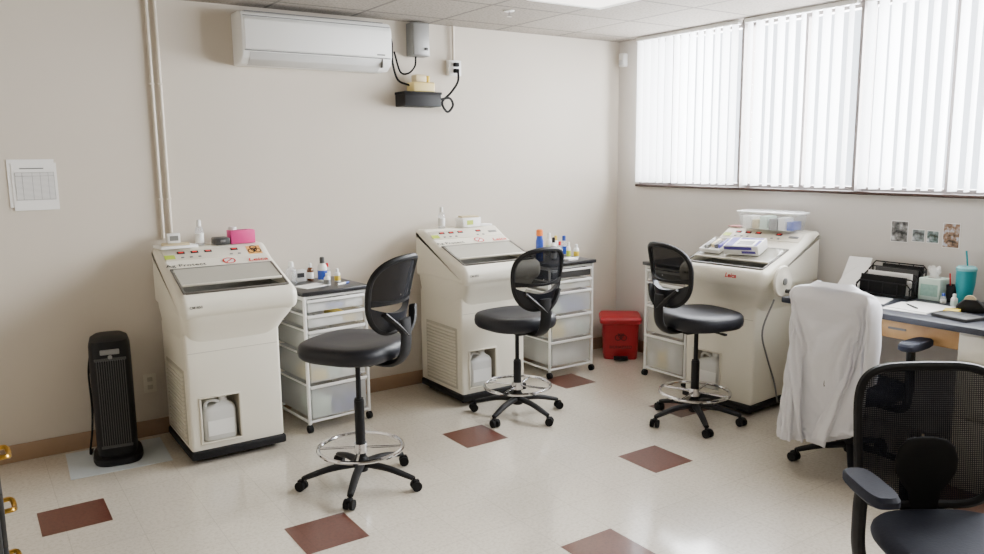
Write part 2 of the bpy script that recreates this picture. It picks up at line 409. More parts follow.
def cryostat(label,loc,rz,kind):
    wheel=kind==3
    t=thing('cryostat',label,'lab machine',loc,rz,'cryostat machines')
    bd=MB()
    full=[(-.34,.075),(-.34,.77),(.24,.77),(.24,.075)]
    bd.prism(full,-.305,-.235,.02,seg=4,outer=-.305); bd.prism(full,-.015,.245,.02,seg=4,outer=.245)
    bd.prism([(-.34,.075),(-.34,.115),(-.20,.115),(-.20,.385),(-.34,.385),(-.34,.77),(.24,.77),(.24,.075)],-.235,-.015)
    bd.build('body',M_cream,t)
    hb=MB()
    WX0,WX1=-.285,.300
    full=LIP+[(-.385,1.0055)]+REAR
    hb.prism(full,-.33,WX0,.042,seg=7,outer=-.33); hb.prism(full,WX1,.35,.046,seg=7,outer=.35)
    hb.prism(LIP+[(-.385,1.005),(-.378,1.0),(-.375,.99),(-.37,.885),(-.085,.90),(-.08,1.107),(-.075,1.112)]+REAR,WX0,WX1)
    R=[]
    for z,x0,x1,y0,y1 in ((.68,-.300,.238,-.332,.235),(.73,-.305,.250,-.343,.245),(.785,-.312,.283,-.366,.25),(.83,-.319,.318,-.390,.254),(.865,-.324,.336,-.406,.257),(.895,-.326,.345,-.415,.259)):
        R.append(super_ring((x1-x0)/2,(y1-y0)/2,z,10,60,(x0+x1)/2,(y0+y1)/2))
    hb.rings(R)
    hb.build('hood',M_cream,t,ang=28)
    ch=MB()
    ch.bb(WX0+.002,WX1-.002,-.367,-.089,.903,.909); ch.bb(WX0+.001,WX0+.005,-.367,-.089,.909,1.0); ch.bb(WX1-.005,WX1-.001,-.367,-.089,.909,1.0)
    ch.bb(WX0+.005,WX1-.005,-.369,-.365,.909,.995); ch.bb(WX0+.005,WX1-.005,-.093,-.088,.909,1.095)
    ch.build('chamber',M_steel,t)
    stg=MB(); stg.bb(-.07,.07,-.27,-.15,.909,.955,.006); stg.cyl((0,-.21,.955),(0,-.21,.985),.03); stg.bb(-.2,-.12,-.26,-.16,.909,.93,.004); stg.build('specimen_stage',M_grey,t)
    b=MB().bb(-.31,.25,-.365,.24,.028,.078,.012)
    b.build('base_skirt',M_black,t)
    for sx in (-.25,.19):
        for sy in (-.28,.18):
            MB().cyl((sx-.015,sy,.026),(sx+.015,sy,.026),.026).build('caster',M_blackm,t)
    sm=MB(); sm.bb(-.29,.23,-.3412,-.33,.655,.6585); sm.build('panel_seam',M_vent,t,smooth=False)
    # rim and sliding window over the recessed well
    wf=MB(); m=s1(.0,.410)
    wf.box(.0075,-.153,.002,.605,.014,.010,.003,m); wf.box(.0075,.153,.002,.605,.012,.010,.003,m)
    wf.box(-.290,0,.002,.012,.312,.010,.003,m); wf.box(.305,0,.002,.012,.312,.010,.003,m)
    wf.build('window_frame',M_rim,t)
    gl=MB().box(.0075,.038,.003,.575,.220,.006,0,m).build('sliding_window',M_glassd,t)
    MB().box(.0075,-.070,.008,.575,.012,.012,.003,m).build('window_handle',M_cream2,gl)
    # control panel
    MB().box(0,0,0,.60,.105,.006,.002,s2(.01,.5)).build('control_panel',M_cream2,t)
    for k in range(4):
        x=(-.19,-.11,-.03,.13)[k]
        d=MB().box(0,0,.004,.045,.022,.005,.001,s2(x,.66)).build('display',M_ink,t)
        MB().box(0,0,.0072,.026,.010,.001,0,s2(x,.66)).build('digits',M_led,d)
    for k in range(5):
        MB().box(0,0,.004,.018,.012,.005,.002,s2((-.19,-.14,-.09,.10,.15)[k],.26)).build('button',M_grey,t)
    # marks
    if wheel: text('brand_logo','Leica',.042,M_redink,t,T(.06,-.4302,.942,math.radians(92)),.0012,.3)
    else: text('brand_logo','Leica',.060,M_redink,t,s1(.175,.825,.003),.0012,.25)
    text('panel_lettering','Ag Protect',.048,M_ink,t,s1(-.308,.83,.003),.0007,0,'LEFT',1.08)
    text('front_lettering','CM1850',.020,M_dark,t,T(-.28,-.4310,.930,math.radians(90)),.0004)
    if kind==1:
        st=MB().box(0,0,.0035,.088,.088,.001,0,s2(.25,.48)).build('biohazard_sticker',M_orange,t)
        biohazard(MB(),.046,s2(.25,.48,.005)).build('biohazard_mark',M_ink,st,smooth=False)
    else:
        MB().box(0,0,.004,.07,.022,.005,.001,s2(.25,.5)).build('key_strip',M_grey,t)
    if not wheel:
        ns=MB().annulus(0,0,.0,.038,28,m=s1(.065,.90,.002)).build('warning_sticker',M_white,t,smooth=False)
        sg=MB().annulus(0,0,.030,.039,28,m=s1(.065,.90,.003)); sg.box(0,0,0,.062,.007,.0006,0,s1(.065,.90,.003)@Matrix.Rotation(PI/4,4,'Z')); sg.build('warning_mark',M_redink,ns,smooth=False)
    MB().box(0,0,.004,.06,.04,.002,0,s2(-.262,.35)).build('green_sticker',M_green,t)
    # front bottle bay : a real recess with a standing waste bottle
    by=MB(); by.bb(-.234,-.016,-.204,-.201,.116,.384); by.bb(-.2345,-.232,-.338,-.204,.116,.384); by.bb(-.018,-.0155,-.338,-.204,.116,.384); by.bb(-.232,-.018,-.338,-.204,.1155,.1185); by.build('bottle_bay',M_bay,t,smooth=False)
    fr=MB()
    for x0,x1,z0,z1 in [(-.245,-.005,.382,.392),(-.245,-.005,.108,.118),(-.245,-.233,.118,.382),(-.017,-.005,.118,.382)]: fr.bb(x0,x1,-.346,-.335,z0,z1,.002)
    fr.build('bay_frame',M_cream2,t)
    bo=MB()
    bo.rings([super_ring(w_,d_,z_,5,36,-.125+ox,-.275) for w_,d_,z_,ox in ((.090,.052,.1185,0),(.095,.056,.125,0),(.095,.056,.285,0),(.090,.052,.305,0),(.068,.040,.322,.012),(.026,.024,.336,.03),(.020,.020,.346,.03))])
    bo.tube(catmull([(-.200,-.287,.30),(-.198,-.29,.34),(-.172,-.29,.355),(-.138,-.287,.345),(-.118,-.28,.326)],5),.011)
    bo=bo.build('waste_bottle',M_jug,t)
    MB().cyl((-.095,-.275,.344),(-.095,-.275,.366),.023).build('bottle_cap',M_white,bo)
    MB().bb(-.20,-.05,-.3330,-.3315,.15,.24).build('bottle_label',M_white,bo)
    # side vent
    v=MB()
    for k in range(17): v.bb(-.318,-.302,-.27,.12,.13+k*.024,.13+k*.024+.015,.002)
    v.build('side_vent',M_cream2,t)
    MB().bb(-.309,-.3035,-.29,.14,.11,.55).build('vent_backing',M_vent,t)
    if wheel:
        wh=MB(); R=Matrix.Rotation(PI/2,4,'Y'); m2=Matrix.Translation((.352,-.29,.935))@R
        wh.lathe([(.0,.0),(.035,.0),(.035,.03),(.085,.03),(.10,.036),(.104,.046),(.096,.056),(.05,.056),(.04,.062),(0,.062)],32,m2)
        whe=wh.build('handwheel',M_cream2,t)
        MB().lathe([(0,.054),(.014,.054),(.012,.066),(.016,.09),(.014,.104),(0,.106)],16,m2@Matrix.Translation((.065,.03,0))).build('crank_knob',M_dark,whe)
        MB().lathe([(0,.06),(.024,.06),(.022,.068),(0,.07)],16,m2).build('wheel_cap',M_grey,whe)
        cb=catmull([(.32,-.25,.80),(.30,-.34,.6),(.253,-.2,.4),(.257,-.1,.2),(.265,-.06,.05)],6)
        MB().tube(cb,.006).build('hose',M_grey,t)
    return t
cryostat('cream lab machine with a pink box on top, beside the black heater',(-3.64,-.34,0),0,1)
cryostat('cream lab machine in the middle of the long wall, behind the second stool',(-1.80,-.34,0),0,2)
C3=(-.345,-1.755,0); C3R=-PI/2+.08
cryostat('cream lab machine under the window with a clear storage bin on top',C3,C3R,3)
# ------------------------------------------------------------ drawer carts
CONT=[M_paper,M_blue,M_tan,M_mint,M_paper,M_yellow,M_white]
def cart(label,loc,rz,W,hs,dark=0):
    t=thing('drawer_cart',label,'drawer cart',loc,rz,'white wire drawer carts')
    D=.50; Ht=.92; f=MB(); hx,hy=W/2-.012,D/2-.012
    for sx in (-1,1):
        for sy in (-1,1): f.cyl((sx*hx,sy*hy,.055),(sx*hx,sy*hy,.893),.011,seg=10)
        for z in (.07,.88): f.cyl((sx*hx,-hy,z),(sx*hx,hy,z),.009,seg=8)
    for z in (.07,.88):
        for sy in (-1,1): f.cyl((-hx,sy*hy,z),(hx,sy*hy,z),.009,seg=8)
    z=.875
    zs=[]
    for h in hs:
        zs.append((z-h,z)); 
        for sx in (-1,1): f.cyl((sx*(hx-.012),-hy,z-.012),(sx*(hx-.012),hy,z-.012),.006,seg=6)
        z-=h
    f.build('frame',M_whiteg,t)
    for i,(z0,z1) in enumerate(zs):
        a,b=z0+.012,z1-.016; x=hx-.022
        d=MB()
        d.bb(-x,x,-hy-.006,-hy+.0,a,b,.004); d.bb(-x,x,hy-.006,hy,a,b); d.bb(-x,-x+.005,-hy,hy,a,b); d.bb(x-.005,x,-hy,hy,a,b); d.bb(-x,x,-hy,hy,a,a+.005)
        dd=d.build('drawer',M_dark if i<dark else M_frost,t)
        MB().bb(-x-.008,x+.008,-hy-.016,-hy+.002,b-.012,b+.006,.003).build('drawer_rim',M_whiteg,dd)
        if i>=dark:
            hh=b-a
            xx=-x+.02
            for q in range(3):
                ww=random.uniform(.07,.12)
                if xx+ww>x-.01: break
                MB().bb(xx,xx+ww,-hy+.004,-hy+.004+random.uniform(.15,.3),a+.006,a+.006+hh*random.uniform(.35,.75),.004).build('drawer_contents',random.choice(CONT),dd); xx+=ww+.012
    MB().bb(-W/2-.01,W/2+.01,-D/2-.015,D/2,.893,.92,.005).build('top_board',M_top,t)
    for sx in (-1,1):
        for sy in (-1,1):
            c=MB(); c.cyl((sx*hx-.014,sy*hy,.025),(sx*hx+.014,sy*hy,.025),.025,seg=16); c.cyl((sx*hx,sy*hy,.03),(sx*hx,sy*hy,.06),.008)
            c.build('caster',M_blackm,t)
    return t
cart('white drawer cart under bottles, between the first machine and the first stool',(-2.99,-.31,0),math.radians(5),.46,[.10,.10,.16,.2,.24])
cart('white drawer cart next to the red bin, spray can on top',(-.97,-.28,0),0,.46,[.09,.09,.19,.2,.22],1)
cart('white drawer cart under the window, left of the third machine',(-.27,-1.09,0),-PI/2,.44,[.10,.18,.24,.28],0)
# ------------------------------------------------------------ chairs
def star(t,R,rot,hubz=.12,name='leg'):
    MB().lathe([(0,hubz-.045),(.035,hubz-.045),(.042,hubz-.02),(.04,hubz+.02),(.03,hubz+.035),(0,hubz+.035)],20).build('base_hub',M_black,t)
    for k in range(5):
        a=rot+k*2*PI/5; c,s=math.cos(a),math.sin(a)
        P=[(c*r,s*r,z) for r,z in ((.02,hubz-.005),(R*.5,hubz-.015),(R*.85,.08),(R,.068))]
        lg=MB().tube(catmull(P,4),.026,10,r2=.017,flat=.75).build('leg',M_black,t)
        cs=MB(); cx,cy=c*R,s*R; ca=a+random.uniform(-1.2,1.2); ux,uy=-math.sin(ca),math.cos(ca); ox,oy=math.cos(ca)*.012,math.sin(ca)*.012
        for q in (-1,1):
            cs.cyl((cx+ox+ux*q*.008,cy+oy+uy*q*.008,.027),(cx+ox+ux*q*.026,cy+oy+uy*q*.026,.027),.027,seg=16)
        cs.cyl((cx,cy,.03),(cx,cy,.075),.009); cs.box(0,0,0,.035,.03,.018,.005,T(cx+ox,cy+oy,.05,rz=ca))
        cs.build('caster',M_blackm,lg)
def back_pt(t,q,W,Hh,zc,yb,k=1.0,lean=.12,taper=.10,n=2.7,zlim=-9):
    c,s=math.cos(t),math.sin(t); sx=math.copysign(abs(c)**(2/n),c); sz=math.copysign(abs(s)**(2/n),s)
    z=zc+sz*Hh/2*q; x=sx*W/2*q*(1+taper*sz)
    z=max(z,zlim)
    return (x,yb+k*x*x-lean*(z-zc),z)
def backrest(t,W,Hh,zc,yb,meshmat,k=1.0,lean=.12,taper=.1,n=2.7,fr=.014,lum=True):
    N=64
    MB().tube([back_pt(2*PI*i/N,1,W,Hh,zc,yb,k,lean,taper,n) for i in range(N)],fr,8,closed=True).build('back_frame',M_black,t)
    zl=zc-.18*Hh/2 if lum else -9
    R=[[back_pt(2*PI*i/N,q,W,Hh,zc,yb,k,lean,taper,n,zl) for i in range(N)] for q in (.02,.2,.4,.6,.8,.98)]
    MB().rings(R,False).build('mesh_panel',meshmat,t)
    if lum:
        def mk(s0,s1,sag):
            def fn(u,v):
                e=(2*u-1)**2
                s_=s0+(s1-s0)*v-.10*e*v
                z=zc-Hh/2*s_; wz=W/2*(1-taper*s_)*(1-min(.99,abs(s_))**n)**(1/n)*.98
                x=(2*u-1)*wz; return (x,yb+k*x*x-lean*(z-zc)-.014,z-sag*(1-e)*v)
            return fn
        MB().slab(mk(.97,.34,.025),18,7,(0,.036,0)).build('lumbar_pad',M_fabric,t)
        MB().slab(mk(.21,.13,.0),16,2,(0,.024,0)).build('cross_bar',M_black,t)
def cushion(t,w,d,z0,z1,m,cy=0,name='seat'):
    R=[super_ring(w*s,d*s,z,3.0,44,0,cy) for s,z in ((.80,z0),(.93,z0+.008),(.985,z0+.025),(1,(z0+z1)/2),(.985,z1-.022),(.94,z1-.008),(.85,z1),(.5,z1-.006),(.1,z1-.01))]
    MB().rings(R).build(name,m,t)
def stool(label,loc,rz,sh,rot,R=.30,top=1.23,sw=.25,lean=.20,th=.088):
    t=thing('drafting_stool',label,'stool',loc,rz,'black drafting stools')
    star(t,R,rot)
    MB().lathe([(0,.13),(.027,.13),(.027,sh-.32),(.024,sh-.32),(.024,sh-.31),(.014,sh-.31),(.014,sh-.07),(0,sh-.07)],16).build('column',M_black,t)
    fr=MB(); rz_=.205
    fr.tube([(.225*math.cos(2*PI*k/40),.225*math.sin(2*PI*k/40),rz_) for k in range(40)],.011,8,closed=True)
    for k in range(4):
        a=k*PI/2+.5; fr.cyl((.03*math.cos(a),.03*math.sin(a),rz_),(.222*math.cos(a),.222*math.sin(a),rz_),.007,seg=8)
    fr.lathe([(.028,rz_-.025),(.036,rz_-.025),(.036,rz_+.025),(.028,rz_+.025)],18)
    fr.build('foot_ring',M_chrome,t)
    mech=MB(); mech.box(0,-.02,sh-th-.007,.17,.24,.04,.01); mech.cyl((.06,.0,sh-.095),(.20,.03,sh-.10),.006,seg=8); mech.box(.215,.035,sh-.10,.05,.025,.014,.005)
    mech.build('seat_mechanism',M_black,t)
    cushion(t,sw,sw*.98,sh-th,sh+.014,M_fabric,.02)
    sp=MB(); sp.tube(catmull([(0,-.08,sh-.095),(0,-.22,sh-.095),(0,-.290,sh-.04),(0,-.305,sh+.06),(0,-.300,sh+.15)],6),.046,10,flat=.40)
    for q in (-1,1): sp.tube(catmull([(0,-.304,sh+.06),(q*.07,-.300,sh+.12),(q*.14,-.265,sh+.19)],5),.022,8,flat=.6)
    sp.build('back_support',M_black,t)
    zb=sh+.075; backrest(t,.385,top-zb,(top+zb)/2,-.280,M_mesh,1.9,lean,.13,2.7,.016)
    return t
stool('black mesh-back stool in front of the first drawer cart, its seat the highest',(-3.25,-1.48,0),.54,.79,1.037,.31,1.255,.265,.26,.08)
stool('black mesh-back stool in front of the middle machine, backrest turned to the room',(-1.89,-1.05,0),.03,.695,1.0,.30,1.165)
stool('black mesh-back stool facing the window machine, backrest on its left',(-1.04,-1.86,0),-1.74,.73,.84,.29,1.195)
def office_chair(label,loc,rz,rot,meshmat,backz=(.54,1.0),W=.48,armx=.295,lum=True,k=.55,armz=0.0,n=3.4):
    t=thing('office_chair',label,'office chair',loc,rz,'office chairs with armrests')
    star(t,.30,rot,.115); sh=.47
    MB().lathe([(0,.13),(.028,.13),(.028,.27),(.016,.27),(.016,sh-.07),(0,sh-.07)],16).build('column',M_black,t)
    MB().box(0,-.02,sh-.085,.2,.26,.05,.012).build('seat_mechanism',M_black,t)
    cushion(t,.255,.245,sh-.065,sh+.015,M_navy)
    sp=MB(); sp.tube(catmull([(0,-.08,sh-.085),(0,-.24,sh-.08),(0,-.315,sh-.02),(0,-.325,sh+.12),(0,-.30,sh+.24)],6),.045,10,flat=.45)
    sp.build('back_support',M_black,t)
    z0,z1=backz
    backrest(t,W,z1-z0,(z0+z1)/2,-.275,meshmat,k,.10,.03,n,.016,False)
    if lum:
        lp=MB()
        R=[]
        for z,w_,d_ in ((sh-.03,.050,.016),(sh+.03,.052,.018),(sh+.07,.060,.020),(sh+.10,.085,.022),(sh+.14,.108,.025),(sh+.19,.114,.026),(sh+.235,.100,.024),(sh+.26,.072,.018),(sh+.27,.03,.010)):
            R.append([(w_*math.cos(2*PI*j/28),-.250+k*(w_*math.cos(2*PI*j/28))**2-.10*(z-.74)*.4+d_*math.sin(2*PI*j/28),z) for j in range(28)])
        lp.rings(R); lp.build('lumbar_pad',M_blackm,t)
    ah=sh+armz
    for q in (-1,1):
        a=MB(); a.tube(catmull([(q*.12,-.02,sh-.08),(q*(armx-.035),-.02,sh-.08),(q*armx,-.02,sh-.03),(q*(armx+.005),-.02,sh+.10),(q*armx,-.02,ah+.185)],5),.030,10,flat=.7)
        ar=a.build('armrest',M_black,t)
        R=[super_ring(.050*s,.135*s,z,3.4,32,q*armx,.03) for s,z in ((.85,ah+.185),(1,ah+.195),(1,ah+.215),(.9,ah+.226),(.3,ah+.228))]
        MB().rings(R).build('arm_pad',M_navy,ar)
    return t
office_chair('dark office chair at the bench, under the white lab coat',ch4,ch4r,.2,M_mesh,(.56,.97),.34,.30,False,.55,.065)
office_chair('black mesh-back office chair facing the camera at the right foreground',(-2.275,-4.085,0),math.radians(180-34),.5,M_mesh2,(.485,.99),.50,.335,True,.5,0,4.8)
# ------------------------------------------------------------ back wall fittings
ac=thing('air_conditioner','white wall-mounted air conditioner high on the long wall','air conditioner',(-2.85,0,2.34))
MB().prism([(.004,0),(-.13,.0),(-.185,.035),(-.205,.09),(-.205,.27),(-.18,.315),(-.14,.325),(.004,.325)],-.52,.52,.012,seg=3).build('housing',M_white,ac)
MB().prism([(-.2,.085),(-.211,.09),(-.211,.265),(-.198,.285)],-.50,.50,.003).build('front_panel',M_white,ac)
MB().prism([(-.12,-.004),(-.185,.028),(-.203,.07),(-.195,.075),(-.12,.012)],-.47,.44,.002).build('louver_flap',mat('flap_white',rgb(200,200,198),.4),ac)
sm=MB(); sm.bb(-.505,.505,-.2075,-.20,.078,.084); sm.bb(-.505,.505,-.2065,-.195,.288,.292); sm.bb(.443,.447,-.206,-.17,.02,.08); sm.build('panel_seam',M_grey,ac,smooth=False)
MB().bb(.40,.46,-.2135,-.205,.098,.108).build('indicator_strip',M_grey,ac)
MB().bb(-.48,.48,-.15,-.02,.322,.329).build('top_grille',M_grey,ac)
for xx,lab in ((-3.875,'cream painted vertical wall conduit, the left one of the close pair'),(-3.827,'cream painted vertical wall conduit, the right one of the close pair')):
    p=thing('wall_conduit',lab,'conduit',(xx,0,0),0,'paired cream conduits')
    MB().cyl((0,-.013,1.26),(0,-.013,2.715),.0105,seg=14).build('pipe',M_pipe,p)
    for z in (1.5,2.2): MB().bb(-.015,.015,-.025,0,z,z+.012,.002).build('pipe_clamp',M_pipe,p)
bx=thing('electrical_box','grey electrical disconnect box right of the air conditioner','electrical box',(-2.04,0,2.47))
MB().bb(-.07,.07,-.10,0,0,.235,.006).build('enclosure',M_grey,bx); MB().bb(-.062,.062,-.108,-.10,.01,.225,.004).build('cover',mat('grey_cover',rgb(150,150,148),.4,.3),bx)
MB().bb(.02,.05,-.12,-.108,.04,.06,.004).build('latch',M_dark,bx)
tr=thing('pump_tray','boxy black wall tray below the grey electrical box','wall tray',(-2.06,0,2.11))
MB().bb(-.15,.15,-.15,.006,0,.088,.004).build('tray_box',M_black,tr); MB().bb(-.155,.155,-.155,.004,.086,.104,.003).build('tray_rim',M_blackm,tr)
pm=thing('condensate_pump','yellow-beige pump sitting on the black wall tray','pump',(-2.04,-.08,2.214))
MB().bb(-.09,.09,-.055,.055,0,.07,.010,seg=3).build('pump_body',M_pump,pm); MB().bb(-.06,.03,-.04,.04,.07,.125,.010).build('pump_motor',M_tan,pm)
MB().cyl((.06,0,.07),(.06,0,.12),.014).build('pump_outlet',M_yellow,pm)
ol=thing('wall_outlet','white upper wall outlet with black plugs beside the pump tray','outlet',(-1.72,0,2.35),0,'wall outlets')
MB().bb(-.055,.055,-.045,0,0,.115,.005).build('outlet_box',M_white,ol)
for z in (.035,.08): MB().bb(-.02,.02,-.075,-.045,z-.015,z+.015,.005).build('plug',M_blackm,ol)
p=MB().cyl((-1.72,-.02,2.465),(-1.72,-.02,2.716),.011).build('outlet_conduit',M_pipe)
tag(p,'thin pale conduit from the upper outlet to the ceiling','conduit')
c=MB().tube(catmull([(-1.72,-.085,2.385),(-1.74,-.11,2.30),(-1.79,-.09,2.22),(-1.85,-.06,2.15),(-1.80,-.05,2.08),(-1.75,-.05,2.13),(-1.79,-.07,2.18),(-1.87,-.08,2.17)],8),.009).build('extension_cord',M_blackm)
tag(c,'black power cord looped between the upper outlet and the pump tray','cord')
c=MB().tube(catmull([(-2.325,-.10,2.60),(-2.27,-.08,2.56),(-2.24,-.03,2.42),(-2.20,-.03,2.30),(-2.125,-.07,2.262)],8),.008).build('drain_cable',M_blackm)
tag(c,'black cable running from the air conditioner to the tan pump','cable')
c=MB().tube(catmull([(-2.06,-.05,2.47),(-2.07,-.05,2.40),(-2.12,-.04,2.35),(-2.18,-.03,2.36),(-2.22,-.02,2.5)],8),.007).build('looped_cable',M_blackm)
tag(c,'black cable hanging below the grey electrical box','cable')
M_print=mat_ramp('printed_sheet',[(.3,rgb(236,235,232)),(.75,rgb(186,186,186))],46,.8,'wave')
ws=thing('wall_notice','white printed sheets taped to the wall above the black heater','paper notice',(-4.555,0,1.47))
MB().bb(-.12,.115,-.004,-.001,.02,.29).build('sheet',M_paper,ws,smooth=False); MB().bb(-.10,.125,-.007,-.0045,0,.27).build('top_sheet',M_paper,ws,smooth=False)
pt=MB().bb(-.085,.11,-.0082,-.0071,.06,.215).build('printed_table',M_print,ws,smooth=False)
g=MB()
for x in (-.085,-.05,0,.04,.08,.11): g.bb(x-.0008,x+.0008,-.0086,-.0083,.06,.215)
for z in (.06,.195,.215): g.bb(-.085,.11,-.0086,-.0083,z-.0012,z+.0012)
g.bb(-.06,.06,-.0086,-.0071,.235,.241)
g.build('table_rules',M_grey,pt,smooth=False)
lo=thing('wall_outlet','pale lower wall outlet between the black heater and first machine','outlet',(-4.02,0,.285),0,'wall outlets')
MB().bb(-.038,.038,-.007,0,0,.12,.003).build('cover_plate',M_cream2,lo)
for z in (.035,.085): MB().bb(-.016,.016,-.009,-.006,z-.014,z+.014,.002).build('socket',M_vent,lo)
sn=thing('motion_sensor','small white sensor on the window wall near the ceiling corner','sensor',(0,-.075,2.50))
MB().bb(-.05,.003,-.035,.035,0,.115,.012,seg=3).build('sensor_body',M_white,sn); MB().bb(-.053,-.045,-.025,.025,.015,.06,.006).build('lens',mat('lens_white',rgb(210,212,214),.3),sn)
# heater
ht=thing('tower_heater','black tower heater standing on the pad by the long wall','heater',(-4.27,-.27,.004),math.radians(-8))
MB().rings([super_ring(w,d,z,3.2,40) for w,d,z in ((.13,.17,.0),(.135,.175,.012),(.13,.17,.035),(.10,.135,.05))]).build('base',M_black,ht)
MB().rings([super_ring(w,d,z,3.6,40) for w,d,z in ((.105,.145,.048),(.11,.15,.07),(.112,.152,.60),(.11,.15,.69),(.10,.135,.725),(.075,.10,.742),(.02,.03,.746))]).build('body',M_black,ht)
g=MB()
for k in range(13): 
    x=-.072+k*.012; g.bb(x-.0025,x+.0025,-.16,-.149,.12,.62)
g.bb(-.082,.082,-.158,-.148,.105,.12,.003); g.bb(-.082,.082,-.158,-.148,.62,.635,.003)
g.build('front_grille',M_dark,ht)
MB().bb(-.05,.05,-.156,-.146,.655,.685,.004).build('control_strip',M_grey,ht)
MB().cyl((0,-.158,.64),(0,-.146,.64),.012).build('knob',M_grey,ht)
MB().tube(catmull([(-.106,.10,.62),(-.122,.08,.5),(-.119,.06,.3),(-.13,.05,.16),(-.148,.04,.05),(-.15,.09,.008),(-.14,.17,.008)],8),.006).build('power_cord',M_blackm,ht)
pad=MB().slab(lambda u,v:(-4.55+.53*u+.02*v,-.50+.45*v-.03*u,.001),2,2,(0,0,.003)).build('floor_pad',mat('pale_grey_pad',rgb(194,202,206),.7,noise=.04),smooth=False)
tag(pad,'pale grey absorbent pad under the black heater','floor pad')
# red bin
rb=thing('waste_bin','red biohazard step bin in the room corner','waste bin',(-.235,-.305,0),math.radians(-40))
MB().rings([super_ring(w,d,z,8,48) for w,d,z in ((.140,.140,0),(.145,.145,.01),(.158,.158,.315),(.158,.158,.32))]).build('bin_body',M_red,rb)
MB().rings([super_ring(w,d,z,8,48) for w,d,z in ((.174,.174,.314),(.180,.180,.320),(.180,.180,.352),(.168,.168,.368),(.13,.13,.374),(.02,.02,.375))]).build('lid',M_red,rb)
MB().bb(-.06,.06,-.205,-.13,.008,.032,.006).build('pedal',M_black,rb)
biohazard(MB(),.055,T(0,-.1555,.21,math.radians(87.5))).build('biohazard_symbol',M_redd,rb,smooth=False)
text('bin_lettering','BIOHAZARD',.034,M_redd,rb,T(0,-.1508,.10,math.radians(87.5)),.0008,0,'CENTER')
# ------------------------------------------------------------ items on the first machine and its cart
DZ=1.215
def bottle(name,label,cat,loc,r,h,bm,cm,lm=None,cap=.25,neck=.45,group=None,spray=False):
    t=thing(name,label,cat,loc,random.uniform(0,3),group); hb=h*(1-cap)
    MB().lathe([(0,0),(r*.92,0),(r,.004),(r,hb*.78),(r*.8,hb*.92),(r*neck,hb),(0,hb)],20).build('bottle_body',bm,t)
    c=MB().lathe([(0,hb),(r*neck*1.15,hb),(r*neck*1.1,h*.97),(r*neck*.8,h),(0,h)],16)
    if spray: c.box(0,-.012,h*.95,.018,.05,.02,.004)
    c.build('cap',cm,t)
    if lm: MB().lathe([(r*1.01,hb*.15),(r*1.02,hb*.16),(r*1.02,hb*.62),(r*1.01,hb*.63)],20).build('label',lm,t)
    return t
k=MB(); k.box(0,0,.008,.22,.16,.016,.002); k=k.build('notebook',M_paper); tag(k,'pale notebook lying on the left end of the first machine top','notebook',None,(-3.84,-.17,DZ),.1)
k=MB().box(0,0,.004,.16,.13,.007,.001).build('booklet',M_tan); tag(k,'tan booklet lying on the pale notebook','booklet',None,(-3.84,-.165,DZ+.0165),-.15)
k=thing('small_box','white small carton standing on the tan booklet','box',(-3.84,-.12,DZ+.024))
MB().box(0,0,.03,.075,.045,.06,.003).build('carton',M_white,k); MB().box(0,-.0228,.03,.05,.001,.03).build('print',M_grey,k)
bottle('dropper_bottle','clear bottle with white cap standing on the first machine top','bottle',(-3.69,-.15,DZ),.026,.16,M_clear,M_white,M_white)
k=thing('case','dark folding case on the first machine top left of the pink box','case',(-3.565,-.16,DZ)); MB().box(0,0,.022,.09,.11,.044,.008).build('shell',M_dark,k); MB().box(0,-.056,.024,.03,.004,.014,.001).build('clasp',M_grey,k)
k=thing('pink_box','bright pink tissue box at the back right of the first machine top','tissue box',(-3.435,-.16,DZ)); MB().box(0,0,.042,.155,.10,.084,.004).build('carton',M_pink,k)
MB().box(0,0,.0842,.08,.035,.001).build('opening',mat('pink_dark',rgb(150,36,92),.6),k)
k=thing('tape_roll','small white tape roll on top of the pink box','tape',(-3.48,-.135,DZ+.0845)); MB().lathe([(.016,0),(.026,0),(.026,.018),(.016,.018)],24).build('roll',M_white,k); MB().lathe([(.013,0.001),(.0158,.001),(.0158,.017),(.013,.017)],24).build('core',M_ink,k)
CZ=.92
bottle('wash_bottle','white bottle with blue label on the first drawer cart','bottle',(-2.93,-.25,CZ),.032,.17,M_white,M_dark,M_blue)
bottle('reagent_bottle','clear squat bottle at the left end of the first drawer cart','bottle',(-3.13,-.2,CZ),.034,.15,M_clear,M_white)
bottle('small_bottle','small white bottle at the front of the first drawer cart','bottle',(-2.96,-.40,CZ),.022,.08,M_white,M_white,M_grey)
bottle('small_bottle','small brown bottle with white cap at the back of the first drawer cart','bottle',(-2.97,-.13,CZ),.022,.12,mat('brown_glass',rgb(96,58,30),.2),M_white,M_paper)
bottle('small_bottle','small clear bottle with red cap at the back right of the first drawer cart','bottle',(-2.85,-.14,CZ),.020,.11,M_clear,M_redink,M_white)
bottle('small_bottle','small white bottle with yellow label at the right of the first drawer cart','bottle',(-2.85,-.31,CZ),.020,.09,M_white,M_white,M_yellow)
k=thing('slide_dispenser','small white slide dispenser at the back of the first drawer cart','box',(-3.05,-.13,CZ)); MB().box(0,0,.04,.08,.06,.08,.004).build('carton',M_white,k); MB().box(0,-.031,.045,.05,.002,.03).build('slot',M_dark,k)
k=MB().box(0,0,.003,.18,.13,.005).build('note_card',M_paper); tag(k,'white paper slip on the first drawer cart top','paper',None,(-3.06,-.38,CZ),.3)
k=thing('marker_pen','blue-capped marker lying on the first drawer cart','pen',(-2.87,-.44,CZ+.0075),.5)
MB().cyl((-.05,0,0),(.03,0,0),.007).build('barrel',M_white,k); MB().cyl((.03,0,0),(.065,0,0),.0075).build('cap',M_blue,k)
